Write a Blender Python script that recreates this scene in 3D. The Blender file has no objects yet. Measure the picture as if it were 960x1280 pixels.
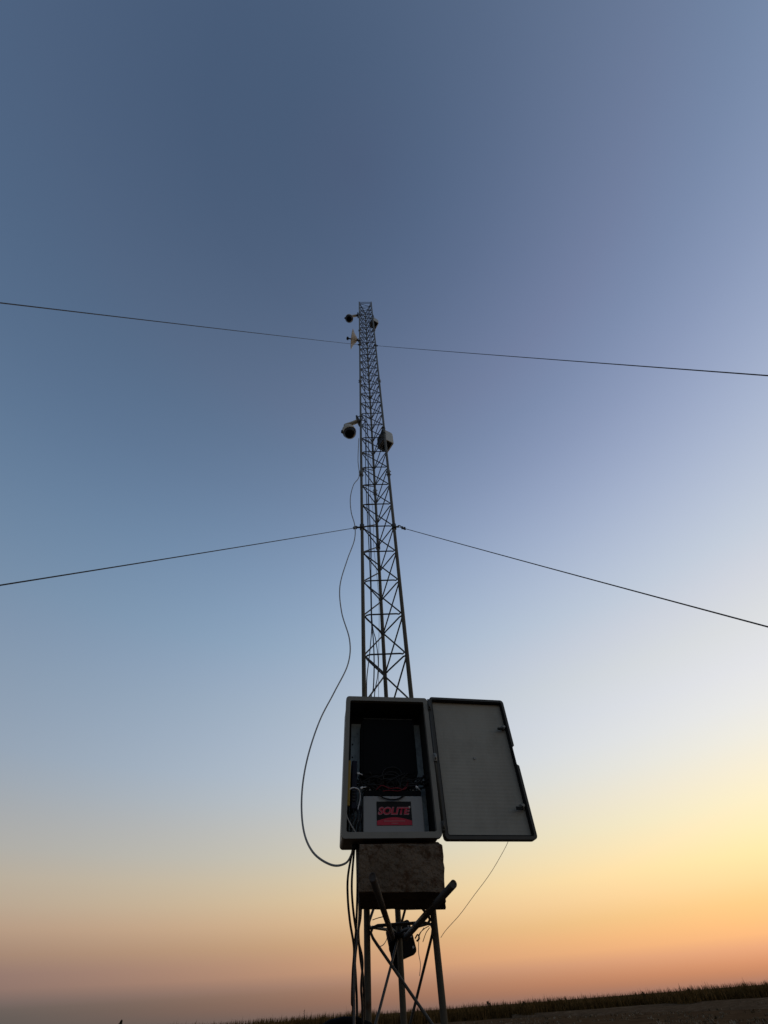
import bpy, bmesh, math, random
from mathutils import Vector, Matrix, noise
random.seed(7)
PI = math.pi
R = math.radians
scene = bpy.context.scene
col = scene.collection
EYE = 1.5

# ------------------------------------------------------------------ camera
PITCH = R(50.3); FPX = 519.0; CA, SA = 0.99706, 0.0766
fwd = Vector((0, math.cos(PITCH), math.sin(PITCH)))
up0 = Vector((0, -math.sin(PITCH), math.cos(PITCH)))
rt0 = Vector((1, 0, 0))
cr = CA*rt0 - SA*up0
cu = SA*rt0 + CA*up0
CAM = Vector((0, 0, EYE))
cd = bpy.data.cameras.new('camera'); cam = bpy.data.objects.new('camera', cd); col.objects.link(cam)
m = Matrix.Identity(4)
for i in range(3):
    m[i][0], m[i][1], m[i][2], m[i][3] = cr[i], cu[i], -fwd[i], CAM[i]
cam.matrix_world = m
cd.sensor_fit = 'VERTICAL'; cd.sensor_height = 24.0; cd.lens = FPX/1280*24.0
cd.clip_start = 0.05; cd.clip_end = 20000
scene.camera = cam

def ray(px, py):
    return ((px-480)*cr - (py-640)*cu + FPX*fwd)
def P(px, py, y):                     # surveyed point: sight line met with the vertical plane at distance y
    d = ray(px, py); return CAM + d*(y/d.y)
def G(px, py, z=0.0):                 # sight line met with the ground
    d = ray(px, py); return CAM + d*((z-EYE)/d.z)

# ------------------------------------------------------------------ mesh helpers
def catmull(pts, n=8):
    pts = [Vector(p) for p in pts]
    if len(pts) < 3: return pts
    out = []
    e = [2*pts[0]-pts[1]] + pts + [2*pts[-1]-pts[-2]]
    for i in range(1, len(e)-2):
        a, b, c, d = e[i-1], e[i], e[i+1], e[i+2]
        for k in range(n):
            t = k/n
            out.append(0.5*((2*b)+(c-a)*t+(2*a-5*b+4*c-d)*t*t+(3*b-a-3*c+d)*t**3))
    out.append(pts[-1])
    return out

def tube(bm, pts, r, seg=8, cap=True, r2=None):
    pts = [Vector(p) for p in pts]
    n = len(pts); rings = []
    t0 = (pts[1]-pts[0]).normalized()
    a = t0.orthogonal().normalized()
    for i, p in enumerate(pts):
        if i == 0: t = pts[1]-pts[0]
        elif i == n-1: t = pts[-1]-pts[-2]
        else: t = (pts[i+1]-p).normalized()+(p-pts[i-1]).normalized()
        if t.length < 1e-9: t = t0
        t = t.normalized()
        a = (a - t*a.dot(t))
        a = a.normalized() if a.length > 1e-6 else t.orthogonal().normalized()
        b = t.cross(a)
        rr = r if r2 is None else r+(r2-r)*i/(n-1)
        rings.append([bm.verts.new(p+rr*(math.cos(2*PI*k/seg)*a+math.sin(2*PI*k/seg)*b)) for k in range(seg)])
    for i in range(n-1):
        for k in range(seg):
            f = bm.faces.new((rings[i][k], rings[i][(k+1) % seg], rings[i+1][(k+1) % seg], rings[i+1][k]))
            f.smooth = True
    if cap:
        bm.faces.new(rings[0][::-1]); bm.faces.new(rings[-1])

def box(bm, lo, hi, bevel=0.0, seg=2, mat=None):
    lo, hi = Vector(lo), Vector(hi)
    c = [(x, y, z) for x in (lo.x, hi.x) for y in (lo.y, hi.y) for z in (lo.z, hi.z)]
    v = [bm.verts.new(mat @ Vector(p) if mat else p) for p in c]
    fs = [(0,1,3,2),(4,6,7,5),(0,4,5,1),(2,3,7,6),(0,2,6,4),(1,5,7,3)]
    faces = [bm.faces.new([v[i] for i in f]) for f in fs]
    if bevel > 0:
        es = list({e for f in faces for e in f.edges})
        r = bmesh.ops.bevel(bm, geom=es, offset=bevel, segments=seg, profile=0.5, affect='EDGES')
        for f in r['faces']: f.smooth = True

def lathe(bm, prof, seg=24, mat=None):          # prof: (r, z) list, about local z
    rings = []
    for r, z in prof:
        ring = []
        for k in range(seg):
            p = Vector((r*math.cos(2*PI*k/seg), r*math.sin(2*PI*k/seg), z))
            ring.append(bm.verts.new(mat @ p if mat else p))
        rings.append(ring)
    for i in range(len(rings)-1):
        for k in range(seg):
            f = bm.faces.new((rings[i][k], rings[i][(k+1) % seg], rings[i+1][(k+1) % seg], rings[i+1][k])); f.smooth = True
    bm.faces.new(rings[0][::-1]); bm.faces.new(rings[-1])

def prism(bm, outline, y0, y1, bevel=0.0):      # outline in local x,z ; extruded along y
    a = [bm.verts.new((x, y0, z)) for x, z in outline]
    b = [bm.verts.new((x, y1, z)) for x, z in outline]
    n = len(a)
    fs = [bm.faces.new(a), bm.faces.new(b[::-1])]
    for i in range(n): fs.append(bm.faces.new((a[i], b[i], b[(i+1) % n], a[(i+1) % n])))
    if bevel:
        es = [e for e in fs[0].edges]+[e for e in fs[1].edges]
        bmesh.ops.bevel(bm, geom=es, offset=bevel, segments=2, profile=0.5, affect='EDGES')

def rrect(x0, z0, x1, z1, r, n=5):
    out = []
    for cx, cz, a0 in ((x1-r, z1-r, 0), (x0+r, z1-r, 90), (x0+r, z0+r, 180), (x1-r, z0+r, 270)):
        for k in range(n+1):
            a = R(a0+90*k/n); out.append((cx+r*math.cos(a), cz+r*math.sin(a)))
    return out

def ring_prism(bm, outer, inner, y0, y1):       # frame with a hole, same vertex counts
    n = len(outer)
    V = lambda pts, y: [bm.verts.new((x, y, z)) for x, z in pts]
    o0, i0, o1, i1 = V(outer, y0), V(inner, y0), V(outer, y1), V(inner, y1)
    for k in range(n):
        j = (k+1) % n
        for q in ((o0[k], o0[j], i0[j], i0[k]), (o1[j], o1[k], i1[k], i1[j]), (o0[j], o0[k], o1[k], o1[j]), (i0[k], i0[j], i1[j], i1[k])):
            bm.faces.new(q)

def obj(name, bm, mat, parent=None, normals=True):
    me = bpy.data.meshes.new(name)
    if normals: bmesh.ops.recalc_face_normals(bm, faces=bm.faces)
    bm.to_mesh(me); bm.free()
    for mm in (mat if isinstance(mat, (list, tuple)) else [mat]): me.materials.append(mm)
    o = bpy.data.objects.new(name, me); col.objects.link(o)
    if parent is not None: o.parent = parent
    return o

def tag(o, label=None, cat=None, group=None, kind=None):
    if label: o['label'] = label
    if cat: o['category'] = cat
    if group: o['group'] = group
    if kind: o['kind'] = kind
    return o

def empty(name, loc=(0, 0, 0), mat=None):
    o = bpy.data.objects.new(name, None); col.objects.link(o); o.empty_display_size = 0.1
    if mat is not None: o.matrix_world = mat
    else: o.location = loc
    return o

def rebase(o, p):                               # move a mesh thing's origin to p without moving the mesh
    p = Vector(p); o.data.transform(Matrix.Translation(-p)); o.location = p
    return o

def copy_tree(o, parent=None):
    c = o.copy(); col.objects.link(c)
    if parent is not None: c.parent = parent
    for ch in list(o.children): copy_tree(ch, c)
    return c

# ------------------------------------------------------------------ materials
def mat(name, c, rough=0.6, metal=0.0, var=0.25, scale=6.0, bump=0.0, bscale=40.0, c2=None, c2amt=(0.5, 0.65), spec=0.3):
    M = bpy.data.materials.new(name); M.use_nodes = True
    nt = M.node_tree; N = nt.nodes; L = nt.links
    b = N['Principled BSDF']
    b.inputs['Roughness'].default_value = rough; b.inputs['Metallic'].default_value = metal
    b.inputs['Specular IOR Level'].default_value = spec
    tc = N.new('ShaderNodeTexCoord')
    n1 = N.new('ShaderNodeTexNoise'); n1.inputs['Scale'].default_value = scale; n1.inputs['Detail'].default_value = 6
    L.new(tc.outputs['Object'], n1.inputs['Vector'])
    mx = N.new('ShaderNodeMix'); mx.data_type = 'RGBA'
    mx.inputs['A'].default_value = (*[v*(1-var) for v in c], 1); mx.inputs['B'].default_value = (*[min(1, v*(1+var)) for v in c], 1)
    L.new(n1.outputs['Fac'], mx.inputs['Factor'])
    out = mx.outputs['Result']
    if c2:
        n2 = N.new('ShaderNodeTexNoise'); n2.inputs['Scale'].default_value = scale*2.3; n2.inputs['Detail'].default_value = 8
        n2.inputs['Roughness'].default_value = 0.7
        L.new(tc.outputs['Object'], n2.inputs['Vector'])
        mr = N.new('ShaderNodeMapRange'); mr.inputs['From Min'].default_value = c2amt[0]; mr.inputs['From Max'].default_value = c2amt[1]
        L.new(n2.outputs['Fac'], mr.inputs['Value'])
        m2 = N.new('ShaderNodeMix'); m2.data_type = 'RGBA'; m2.inputs['B'].default_value = (*c2, 1)
        L.new(mr.outputs['Result'], m2.inputs['Factor']); L.new(out, m2.inputs['A']); out = m2.outputs['Result']
    L.new(out, b.inputs['Base Color'])
    if bump:
        n3 = N.new('ShaderNodeTexNoise'); n3.inputs['Scale'].default_value = bscale; n3.inputs['Detail'].default_value = 8
        L.new(tc.outputs['Object'], n3.inputs['Vector'])
        bp = N.new('ShaderNodeBump'); bp.inputs['Strength'].default_value = bump; bp.inputs['Distance'].default_value = 0.02
        L.new(n3.outputs['Fac'], bp.inputs['Height']); L.new(bp.outputs['Normal'], b.inputs['Normal'])
    return M

galv   = mat('weathered_galvanised_steel', (0.14, 0.14, 0.122), 0.65, 0.2, 0.25, 9, 0.05, 60, (0.10, 0.065, 0.04), (0.56, 0.72))
rod    = mat('dark_steel_rod', (0.06, 0.06, 0.056), 0.65, 0.2, 0.25, 9)
pipe_m = mat('dark_pipe_steel', (0.05, 0.046, 0.042), 0.6, 0.2, 0.3, 14, 0.1, 60, (0.07, 0.04, 0.025), (0.5, 0.7))
wire_m = mat('wire_rope', (0.045, 0.045, 0.045), 0.6, 0.2)
boxgrey = mat('grey_polyester_shell', (0.19, 0.183, 0.155), 0.55, 0, 0.10, 3, 0.02, 200, (0.15, 0.142, 0.118), (0.56, 0.75))
doorrim = mat('dark_grey_door_edge', (0.04, 0.039, 0.033), 0.5, 0, 0.2, 5)
boxin  = mat('shadowed_grey_lining', (0.03, 0.03, 0.028), 0.7, 0, 0.1)  # grey darkened so the cabinet's inner shade sits in the colour
rubber = mat('black_rubber', (0.012, 0.012, 0.012), 0.7, 0, 0.2, spec=0.15)
blackp = mat('black_plastic', (0.0055, 0.006, 0.0068), 0.6, 0, 0.2, spec=0.04)
cabin  = mat('cable_black', (0.012, 0.012, 0.012), 0.55, 0, 0.2, spec=0.25)
cabgrey = mat('cable_grey', (0.30, 0.30, 0.29), 0.5, 0, 0.1)
palew = mat('pale_thin_wire', (0.42, 0.38, 0.32), 0.5, 0, 0.1)
cabdim = mat('cable_dull_grey', (0.09, 0.09, 0.09), 0.5, 0, 0.1)
cabblue = mat('cable_dark_blue', (0.035, 0.035, 0.055), 0.5, 0, 0.1)
cabwhite = mat('cable_white', (0.55, 0.55, 0.55), 0.5, 0, 0.1)
plate_m = mat('galvanised_plate', (0.33, 0.40, 0.42), 0.55, 0.3, 0.18, 25, 0, 40, (0.25, 0.31, 0.33), (0.5, 0.6))
white  = mat('white_camera_plastic', (0.52, 0.50, 0.42), 0.45, 0, 0.08, 12, 0, 40, (0.40, 0.37, 0.29), (0.56, 0.75))
domem  = mat('smoked_dome', (0.008, 0.007, 0.009), 0.25, 0, 0.1, spec=0.2)
cream  = mat('cream_dish_plastic', (0.42, 0.39, 0.33), 0.5, 0, 0.1)
smallbox = mat('pale_box_plastic', (0.46, 0.47, 0.43), 0.5, 0, 0.1, 10)
battg  = mat('battery_grey_case', (0.24, 0.24, 0.23), 0.45, 0, 0.06)
red    = mat('red_print', (0.40, 0.012, 0.035), 0.45, 0, 0.05)
redlt  = mat('pale_red_print', (0.40, 0.10, 0.11), 0.45, 0, 0.05)
redout = mat('letter_edge_print', (0.30, 0.12, 0.14), 0.45, 0, 0.05)
redw   = mat('red_wire', (0.13, 0.006, 0.01), 0.5, 0, 0.1)
yellow = mat('yellow_paint', (0.30, 0.19, 0.02), 0.5, 0, 0.15)
navy   = mat('dark_navy_plastic', (0.008, 0.009, 0.02), 0.5, 0, 0.1, spec=0.15)
white_p = mat('white_speck_plastic', (0.6, 0.6, 0.58), 0.5, 0, 0.1)
concrete = mat('rough_brown_concrete', (0.11, 0.08, 0.054), 0.95, 0, 0.6, 9, 0.9, 55, (0.055, 0.029, 0.015), (0.5, 0.62), spec=0.1)
footing_m = mat('footing_concrete', (0.22, 0.20, 0.18), 0.9, 0, 0.2, 8, 0.4, 30)
blankm = mat('latch_steel', (0.16, 0.16, 0.15), 0.4, 0.6, 0.1)

def led_mat():
    M = bpy.data.materials.new('blue_indicator'); M.use_nodes = True
    b = M.node_tree.nodes['Principled BSDF']
    b.inputs['Base Color'].default_value = (0.01, 0.01, 0.1, 1)
    b.inputs['Emission Color'].default_value = (0.12, 0.05, 1, 1); b.inputs['Emission Strength'].default_value = 0.12
    return M
led = led_mat()

def door_panel_mat():
    M = mat('ribbed_grey_door_lining', (0.285, 0.275, 0.232), 0.6, 0, 0.06, 3, 0, 40, (0.235, 0.227, 0.19), (0.5, 0.72))
    nt = M.node_tree; N = nt.nodes; L = nt.links; b = N['Principled BSDF']
    tc = N.new('ShaderNodeTexCoord'); w = N.new('ShaderNodeTexWave'); w.wave_type = 'BANDS'; w.bands_direction = 'Z'
    w.inputs['Scale'].default_value = 22; w.inputs['Distortion'].default_value = 0.6; w.inputs['Detail'].default_value = 1
    L.new(tc.outputs['Object'], w.inputs['Vector'])
    bp = N.new('ShaderNodeBump'); bp.inputs['Strength'].default_value = 0.055; bp.inputs['Distance'].default_value = 0.004
    L.new(w.outputs['Fac'], bp.inputs['Height']); L.new(bp.outputs['Normal'], b.inputs['Normal'])
    st = N.new('ShaderNodeTexNoise'); st.inputs['Scale'].default_value = 5; st.inputs['Detail'].default_value = 10; st.inputs['Roughness'].default_value = 0.75
    mp = N.new('ShaderNodeMapping'); mp.inputs['Scale'].default_value = (1, 1, 0.35)
    L.new(tc.outputs['Object'], mp.inputs['Vector']); L.new(mp.outputs['Vector'], st.inputs['Vector'])
    mr = N.new('ShaderNodeMapRange'); mr.inputs['From Min'].default_value = 0.45; mr.inputs['From Max'].default_value = 0.75; mr.inputs['To Max'].default_value = 0.4
    L.new(st.outputs['Fac'], mr.inputs['Value'])
    src = b.inputs['Base Color'].links[0].from_socket
    dm = N.new('ShaderNodeMix'); dm.data_type = 'RGBA'; dm.inputs['B'].default_value = (0.12, 0.105, 0.08, 1)
    L.new(mr.outputs['Result'], dm.inputs['Factor']); L.new(src, dm.inputs['A']); L.new(dm.outputs['Result'], b.inputs['Base Color'])
    return M
doorpanel = door_panel_mat()

# ------------------------------------------------------------------ sky, sun
SUN_AZ, SUN_EL = R(55), R(1.2)
K = [-2, -0.5, 0, 0.5, 1, 1.5, 2, 2.7, 3.5, 4.5, 6, 7.5, 9, 11, 13, 15.5, 18, 21, 24.5, 28, 32, 36, 41, 46, 51, 57, 63, 69, 75, 82, 90]
SA_ = [(0.01, 0.1044, 0.1277), (0.01, 0.0982, 0.109), (0.01, 0.0981, 0.1041), (0.0531, 0.099, 0.1006), (0.0658, 0.0934, 0.0974), (0.0788, 0.0924, 0.0955), (0.1021, 0.1032, 0.1058), (0.1386, 0.1224, 0.1242), (0.1309, 0.1212, 0.1273), (0.2361, 0.1791, 0.1521), (0.3516, 0.2653, 0.2118), (0.3707, 0.3212, 0.2743), (0.3904, 0.3512, 0.302), (0.3463, 0.3396, 0.3253), (0.3093, 0.3193, 0.3312), (0.2661, 0.2958, 0.3389), (0.2293, 0.2756, 0.345), (0.2067, 0.2573, 0.3351), (0.1818, 0.2366, 0.3226), (0.1596, 0.2169, 0.3089), (0.1375, 0.1952, 0.2911), (0.1185, 0.1747, 0.2717), (0.0993, 0.1518, 0.2474), (0.0841, 0.132, 0.2244), (0.0725, 0.1163, 0.2055), (0.0617, 0.1016, 0.1873), (0.0513, 0.0881, 0.1712), (0.0371, 0.0707, 0.15), (0.0217, 0.0531, 0.1275), (0.01, 0.0398, 0.1102), (0.01, 0.0286, 0.0954)]
SM_ = [(0.01, 0.1056, 0.1285), (0.01, 0.0953, 0.1086), (0.01, 0.0894, 0.1027), (0.01, 0.0828, 0.0988), (0.01, 0.0765, 0.101), (0.0355, 0.0892, 0.1103), (0.1128, 0.1126, 0.129), (0.2491, 0.1609, 0.1622), (0.3136, 0.1845, 0.1823), (0.3828, 0.2291, 0.1873), (0.4779, 0.3146, 0.2336), (0.496, 0.3814, 0.2897), (0.4782, 0.4133, 0.3414), (0.4238, 0.4342, 0.439), (0.397, 0.4397, 0.4866), (0.3647, 0.4453, 0.5406), (0.3331, 0.4448, 0.5781), (0.3092, 0.4311, 0.5781), (0.2826, 0.4147, 0.5755), (0.2583, 0.3974, 0.5688), (0.2333, 0.3757, 0.5541), (0.2111, 0.3518, 0.5311), (0.187, 0.3197, 0.4923), (0.1663, 0.285, 0.443), (0.1507, 0.2537, 0.3922), (0.1411, 0.2286, 0.3434), (0.1398, 0.2171, 0.3134), (0.1399, 0.2084, 0.2908), (0.1408, 0.2016, 0.2744), (0.1454, 0.2011, 0.2665), (0.1519, 0.2033, 0.2612)]
SB_ = [(0.01, 0.09, 0.1811), (0.282, 0.1902, 0.1643), (0.4708, 0.2242, 0.1567), (0.6617, 0.2578, 0.1456), (0.8167, 0.3114, 0.1606), (0.9297, 0.3827, 0.2063), (1.027, 0.4453, 0.2324), (1.1611, 0.5438, 0.2398), (1.1697, 0.6401, 0.2403), (1.1391, 0.7079, 0.2764), (1.1835, 0.8165, 0.3757), (1.21, 0.9033, 0.4391), (1.165, 0.9383, 0.4886), (1.0882, 0.9494, 0.5681), (1.0396, 0.9319, 0.6436), (0.9803, 0.9082, 0.7236), (0.924, 0.8789, 0.7721), (0.8689, 0.8346, 0.7739), (0.8057, 0.7825, 0.7732), (0.7442, 0.73, 0.7678), (0.6765, 0.6691, 0.754), (0.6118, 0.608, 0.7316), (0.5353, 0.5326, 0.6926), (0.4641, 0.4598, 0.6439), (0.3998, 0.3948, 0.594), (0.3329, 0.3323, 0.5442), (0.275, 0.2841, 0.5083), (0.2206, 0.2417, 0.4795), (0.1678, 0.2015, 0.4545), (0.1079, 0.1578, 0.4295), (0.04, 0.1087, 0.4021)]
for i_ in range(6):
    SA_[i_] = (0.06, 0.085, 0.09); SM_[i_] = (0.05, 0.08, 0.09)
for i_, k_ in enumerate(K):
    if 14 < k_ < 62:
        q_ = 1.0 if k_ > 30 else 0.4
        SM_[i_] = (SM_[i_][0]*(1-0.04*q_), SM_[i_][1]*(1+0.03*q_), SM_[i_][2]*1.03)
        SB_[i_] = (SB_[i_][0]*(1-0.04*q_), SB_[i_][1]*(1+0.02*q_), SB_[i_][2]*1.01)
    if 8 < k_ < 22:
        SB_[i_] = (SB_[i_][0]*0.98, SB_[i_][1]*0.985, SB_[i_][2]*1.07)
    if 0.4 < k_ < 3:
        SB_[i_] = (SB_[i_][0]*0.98, SB_[i_][1]*1.06, SB_[i_][2]*0.97)
def build_world():
    W = bpy.data.worlds.new('World'); scene.world = W; W.use_nodes = True
    nt = W.node_tree; N = nt.nodes; L = nt.links; N.clear()
    out = N.new('ShaderNodeOutputWorld'); bg = N.new('ShaderNodeBackground'); bg2 = N.new('ShaderNodeBackground')
    add = N.new('ShaderNodeAddShader')
    sky = N.new('ShaderNodeTexSky'); sky.sky_type = 'NISHITA'; sky.sun_disc = False
    sky.sun_elevation = SUN_EL; sky.sun_rotation = SUN_AZ; sky.dust_density = 3
    bg2.inputs['Strength'].default_value = 0.004
    L.new(sky.outputs['Color'], bg2.inputs['Color'])
    tc = N.new('ShaderNodeTexCoord'); sep = N.new('ShaderNodeSeparateXYZ')
    L.new(tc.outputs['Generated'], sep.inputs[0])
    def math_(op, a, b=None, clamp=False):
        n = N.new('ShaderNodeMath'); n.operation = op; n.use_clamp = clamp
        for i, v in enumerate((a, b)):
            if v is None: continue
            if isinstance(v, (int, float)): n.inputs[i].default_value = v
            else: L.new(v, n.inputs[i])
        return n.outputs[0]
    x, y, z = sep.outputs
    el = math_('MULTIPLY', math_('ARCSINE', z), 180/PI)
    fac = math_('DIVIDE', math_('ADD', el, 2.0), 92.0, True)
    c = math_('ADD', math_('MULTIPLY', x, math.sin(SUN_AZ)), math_('MULTIPLY', y, math.cos(SUN_AZ)))
    t = math_('POWER', math_('MULTIPLY', math_('ADD', c, 1.0), 0.5, True), 1.7)
    def ramp(S):
        r = N.new('ShaderNodeValToRGB'); cr_ = r.color_ramp; cr_.interpolation = 'LINEAR'
        while len(cr_.elements) < len(K): cr_.elements.new(1.0)
        for e, k in zip(cr_.elements, range(len(K))): pass
        for i, k in enumerate(K):
            cr_.elements[i].position = (k+2)/92
        for i in range(len(K)):
            cr_.elements[i].color = (*S[i], 1)
        L.new(fac, r.inputs['Fac']); return r.outputs['Color']
    def mix(a, b):
        mx = N.new('ShaderNodeMix'); mx.data_type = 'RGBA'
        L.new(t, mx.inputs['Factor']); L.new(a, mx.inputs['A']); L.new(b, mx.inputs['B']); return mx.outputs['Result']
    ca, cm, cb = ramp(SA_), ramp(SM_), ramp(SB_)
    L.new(mix(mix(ca, cm), mix(cm, cb)), bg.inputs['Color'])
    bg.inputs['Strength'].default_value = 1.0
    L.new(bg.outputs[0], add.inputs[0]); L.new(bg2.outputs[0], add.inputs[1]); L.new(add.outputs[0], out.inputs['Surface'])
build_world()
sl = bpy.data.lights.new('sun', 'SUN'); sl.energy = 0.12; sl.angle = R(0.5); sl.color = (1.0, 0.62, 0.36)
so = bpy.data.objects.new('sun', sl); col.objects.link(so)
sd = Vector((math.sin(SUN_AZ)*math.cos(SUN_EL), math.cos(SUN_AZ)*math.cos(SUN_EL), math.sin(SUN_EL)))
so.rotation_euler = (-sd).to_track_quat('-Z', 'Y').to_euler(); so.location = (20, 15, 12)

# ------------------------------------------------------------------ ground
def ground():
    xs = [-6000, -2500, -1000, -500, -300, -200] + [v for v in range(-150, 151, 5)] + [200, 300, 500, 1000, 2500, 6000]
    ys = [-3000, -1000, -300, -100, -50] + [v*1.0 for v in range(-25, 171, 4)] + [200, 260, 400, 700, 1500, 3500, 8000]
    bm = bmesh.new(); g = []
    for yy in ys:
        row = []
        for xx in xs:
            far = max(abs(xx)/150, abs(yy)/170)
            near = math.hypot(xx, yy-2.5)
            a = 0.16*min(1, max(0, (near-8)/15)) if far < 1.0 else 0
            z = a*noise.noise(Vector((xx*0.09, yy*0.13, 1.7))) - a*0.55
            row.append(bm.verts.new((xx, yy, z)))
        g.append(row)
    for j in range(len(ys)-1):
        for i in range(len(xs)-1):
            f = bm.faces.new((g[j][i], g[j][i+1], g[j+1][i+1], g[j+1][i])); f.smooth = True
    M = mat('bare_dark_soil', (0.075, 0.042, 0.021), 0.95, 0, 0.6, 0.25, 1.0, 1.2, (0.13, 0.078, 0.04), (0.5, 0.7), spec=0.0)
    tag(obj('ground', bm, M, normals=False), kind='structure')
ground()

def track():
    lo = [(640, 1271.5), (690, 1270), (740, 1268), (800, 1266), (880, 1263), (960, 1260.5)]
    hi = [(640, 1271), (690, 1268), (740, 1264.5), (800, 1259.5), (850, 1255.8), (960, 1250)]
    a = [G(*p) for p in lo]; b = [G(*p) for p in hi]
    da = (a[-1]-a[-2]).normalized(); db = (b[-1]-b[-2]).normalized()
    a.append(a[-1]+da*60); b.append(b[-1]+db*90)
    a = catmull(a, 4); b = catmull(b, 4)
    n = min(len(a), len(b)); bm = bmesh.new(); rows = []
    for i in range(n):
        r = []
        for k in range(9):
            q = k/8; p = a[i].lerp(b[i], q)
            z = 0.03 + (0.10 if k in (1, 7) else 0.05 if 1 < k < 7 else -0.25) + 0.03*noise.noise(p*0.3)
            if k == 7: z += 0.16
            r.append(bm.verts.new((p.x, p.y, z)))
        rows.append(r)
    for i in range(n-1):
        for k in range(8):
            f = bm.faces.new((rows[i][k], rows[i+1][k], rows[i+1][k+1], rows[i][k+1])); f.smooth = True
    M = mat('pale_compacted_soil', (0.085, 0.052, 0.029), 0.95, 0, 0.4, 0.4, 0.6, 2, (0.15, 0.098, 0.058), (0.5, 0.66), spec=0.0)
    tag(obj('dirt_track', bm, M), kind='structure')
track()

def blade(bm, p, h, w, lean, az):
    d = Vector((math.cos(az), math.sin(az), 0)); s = Vector((math.cos(az+1.4), math.sin(az+1.4), 0))*w
    a = p; b = p + Vector((0, 0, h*0.6)) + d*lean*0.35; c = p + Vector((0, 0, h)) + d*lean
    v = [bm.verts.new(a-s*0.5), bm.verts.new(a+s*0.5), bm.verts.new(b+s*0.45), bm.verts.new(b-s*0.45), bm.verts.new(c)]
    bm.faces.new((v[0], v[1], v[2], v[3])); bm.faces.new((v[3], v[2], v[4]))

def leafmat(name, a, b, scale=0.6):
    M = mat(name, a, 1.0, 0, 0.5, scale, 0, 1, b, (0.45, 0.65), spec=0.0)
    return M
reed_m = leafmat('dry_reed_leaf', (0.075, 0.044, 0.014), (0.21, 0.12, 0.045))
bush_m = leafmat('dark_shrub_leaf', (0.03, 0.03, 0.016), (0.045, 0.035, 0.02))
tuft_m = leafmat('pale_dry_tuft', (0.08, 0.058, 0.034), (0.36, 0.29, 0.20), 0.3)

def reeds():
    bm = bmesh.new(); rnd = random.Random(3)
    for i in range(30000):
        az = R(rnd.uniform(-42, 46)); azd = math.degrees(az)
        front = 118 + 10*noise.noise(Vector((azd*0.25, 0, 5))) - max(0, azd-10)*0.5 + (1.2*abs(azd) if azd < -8 else 0)*0.2
        dd = (front + abs(rnd.gauss(0, 9)))
        d = dd/max(0.7, math.cos(az))**0.6
        p = Vector((d*math.sin(az), d*math.cos(az), -0.12))
        cl = noise.noise(Vector((p.x*0.11, p.y*0.08, 0)))*0.5 + noise.noise(Vector((p.x*0.5, p.y*0.3, 9)))*0.35
        pt = noise.noise(Vector((azd*0.55, 0, 21)))
        h = 1.74 + 0.22*pt + 0.6*cl + rnd.uniform(-0.65, 0.42) + (rnd.uniform(0.2, 0.6) if rnd.random() < 0.025 else 0) + (0.22 if azd < -4 else 0)
        blade(bm, p, max(0.6, h), rnd.uniform(0.06, 0.17), rnd.gauss(0.16, 0.2), rnd.uniform(0, 2*PI) if rnd.random() < .5 else rnd.gauss(0, 0.6))
    tag(obj('reed_bed', bm, reed_m, normals=False), 'belt of dry brown reeds along the horizon', 'reeds', kind='stuff')
reeds()

def tufts():
    bm = bmesh.new(); rnd = random.Random(5)
    for i in range(6500):
        az = R(rnd.uniform(-40, 42)); d = 26 + 76*rnd.random()**1.3
        p = Vector((d*math.sin(az), d*math.cos(az), -0.05))
        s = rnd.uniform(0.5, 1.6)
        if noise.noise(Vector((p.x*0.15, p.y*0.1, 3))) < -0.05: continue
        for k in range(5):
            blade(bm, p+Vector((rnd.gauss(0, 0.08), rnd.gauss(0, 0.08), 0)), 0.16*s*rnd.uniform(0.5, 1.1), 0.05*s, rnd.uniform(0.02, 0.16)*s, rnd.uniform(0, 2*PI))
    tag(obj('dry_ground_cover', bm, tuft_m, normals=False), 'sparse pale dry tufts scattered over the dark soil', 'dry tufts', kind='stuff')
tufts()

def shrub(px, py, dist, wid, label, lean=0.0, dense=160):
    top = ray(px, py); top = CAM + top*(dist/math.hypot(top.x, top.y))
    H = top.z; rnd = random.Random(int(px*7))
    bm = bmesh.new(); bt = bmesh.new()
    tube(bt, [(0, 0, -0.2), (lean*0.5, 0, H*0.55), (lean, 0, H*0.92)], 0.05, 6, r2=0.02)
    for k in range(dense):
        a = rnd.uniform(0, 2*PI); zz = rnd.random()**0.6; rr = wid*0.5*math.sqrt(rnd.random())*math.sin(PI*min(1, 0.12+zz*0.85))**0.7
        p = Vector((rr*math.cos(a)+lean*zz, rr*math.sin(a), H*(0.45+0.52*zz)))
        s = rnd.uniform(0.06, 0.15)*max(0.6, wid)
        q = [p+Vector((rnd.uniform(-s, s), rnd.uniform(-s, s), rnd.uniform(-s, s))) for _ in range(4)]
        v = [bm.verts.new(x) for x in q]; bm.faces.new(v[:3]); bm.faces.new(v[1:])
    r = empty('shrub', (top.x, top.y, 0))
    obj('crown', bm, bush_m, r, normals=False); obj('stem', bt, bush_m, r)
    tag(r, label, 'shrub', 'dark shrubs poking out of the reeds')
shrub(654, 1251.5, 121, 0.9, 'dark shrub head standing alone just right of the open cabinet door on the horizon')
shrub(699, 1247.5, 121, 0.5, 'small dark tuft on the reed line between the lone shrub head and the reed hump')
shrub(803, 1239, 119, 0.6, 'small dark shrub above the middle of the dirt track')
shrub(860, 1235, 117, 0.8, 'dark round shrub on the reeds nearest the right edge')
shrub(610, 1251.5, 123, 1.2, 'low wide dark shrub just right of the tower foot')
shrub(381, 1259.5, 122, 0.35, 'thin tall seed head above the reeds left of the tower', dense=40)
shrub(150, 1274.5, 118, 0.8, 'lone black leaning shrub at the bottom left of the sky', lean=0.35, dense=380)

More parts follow.
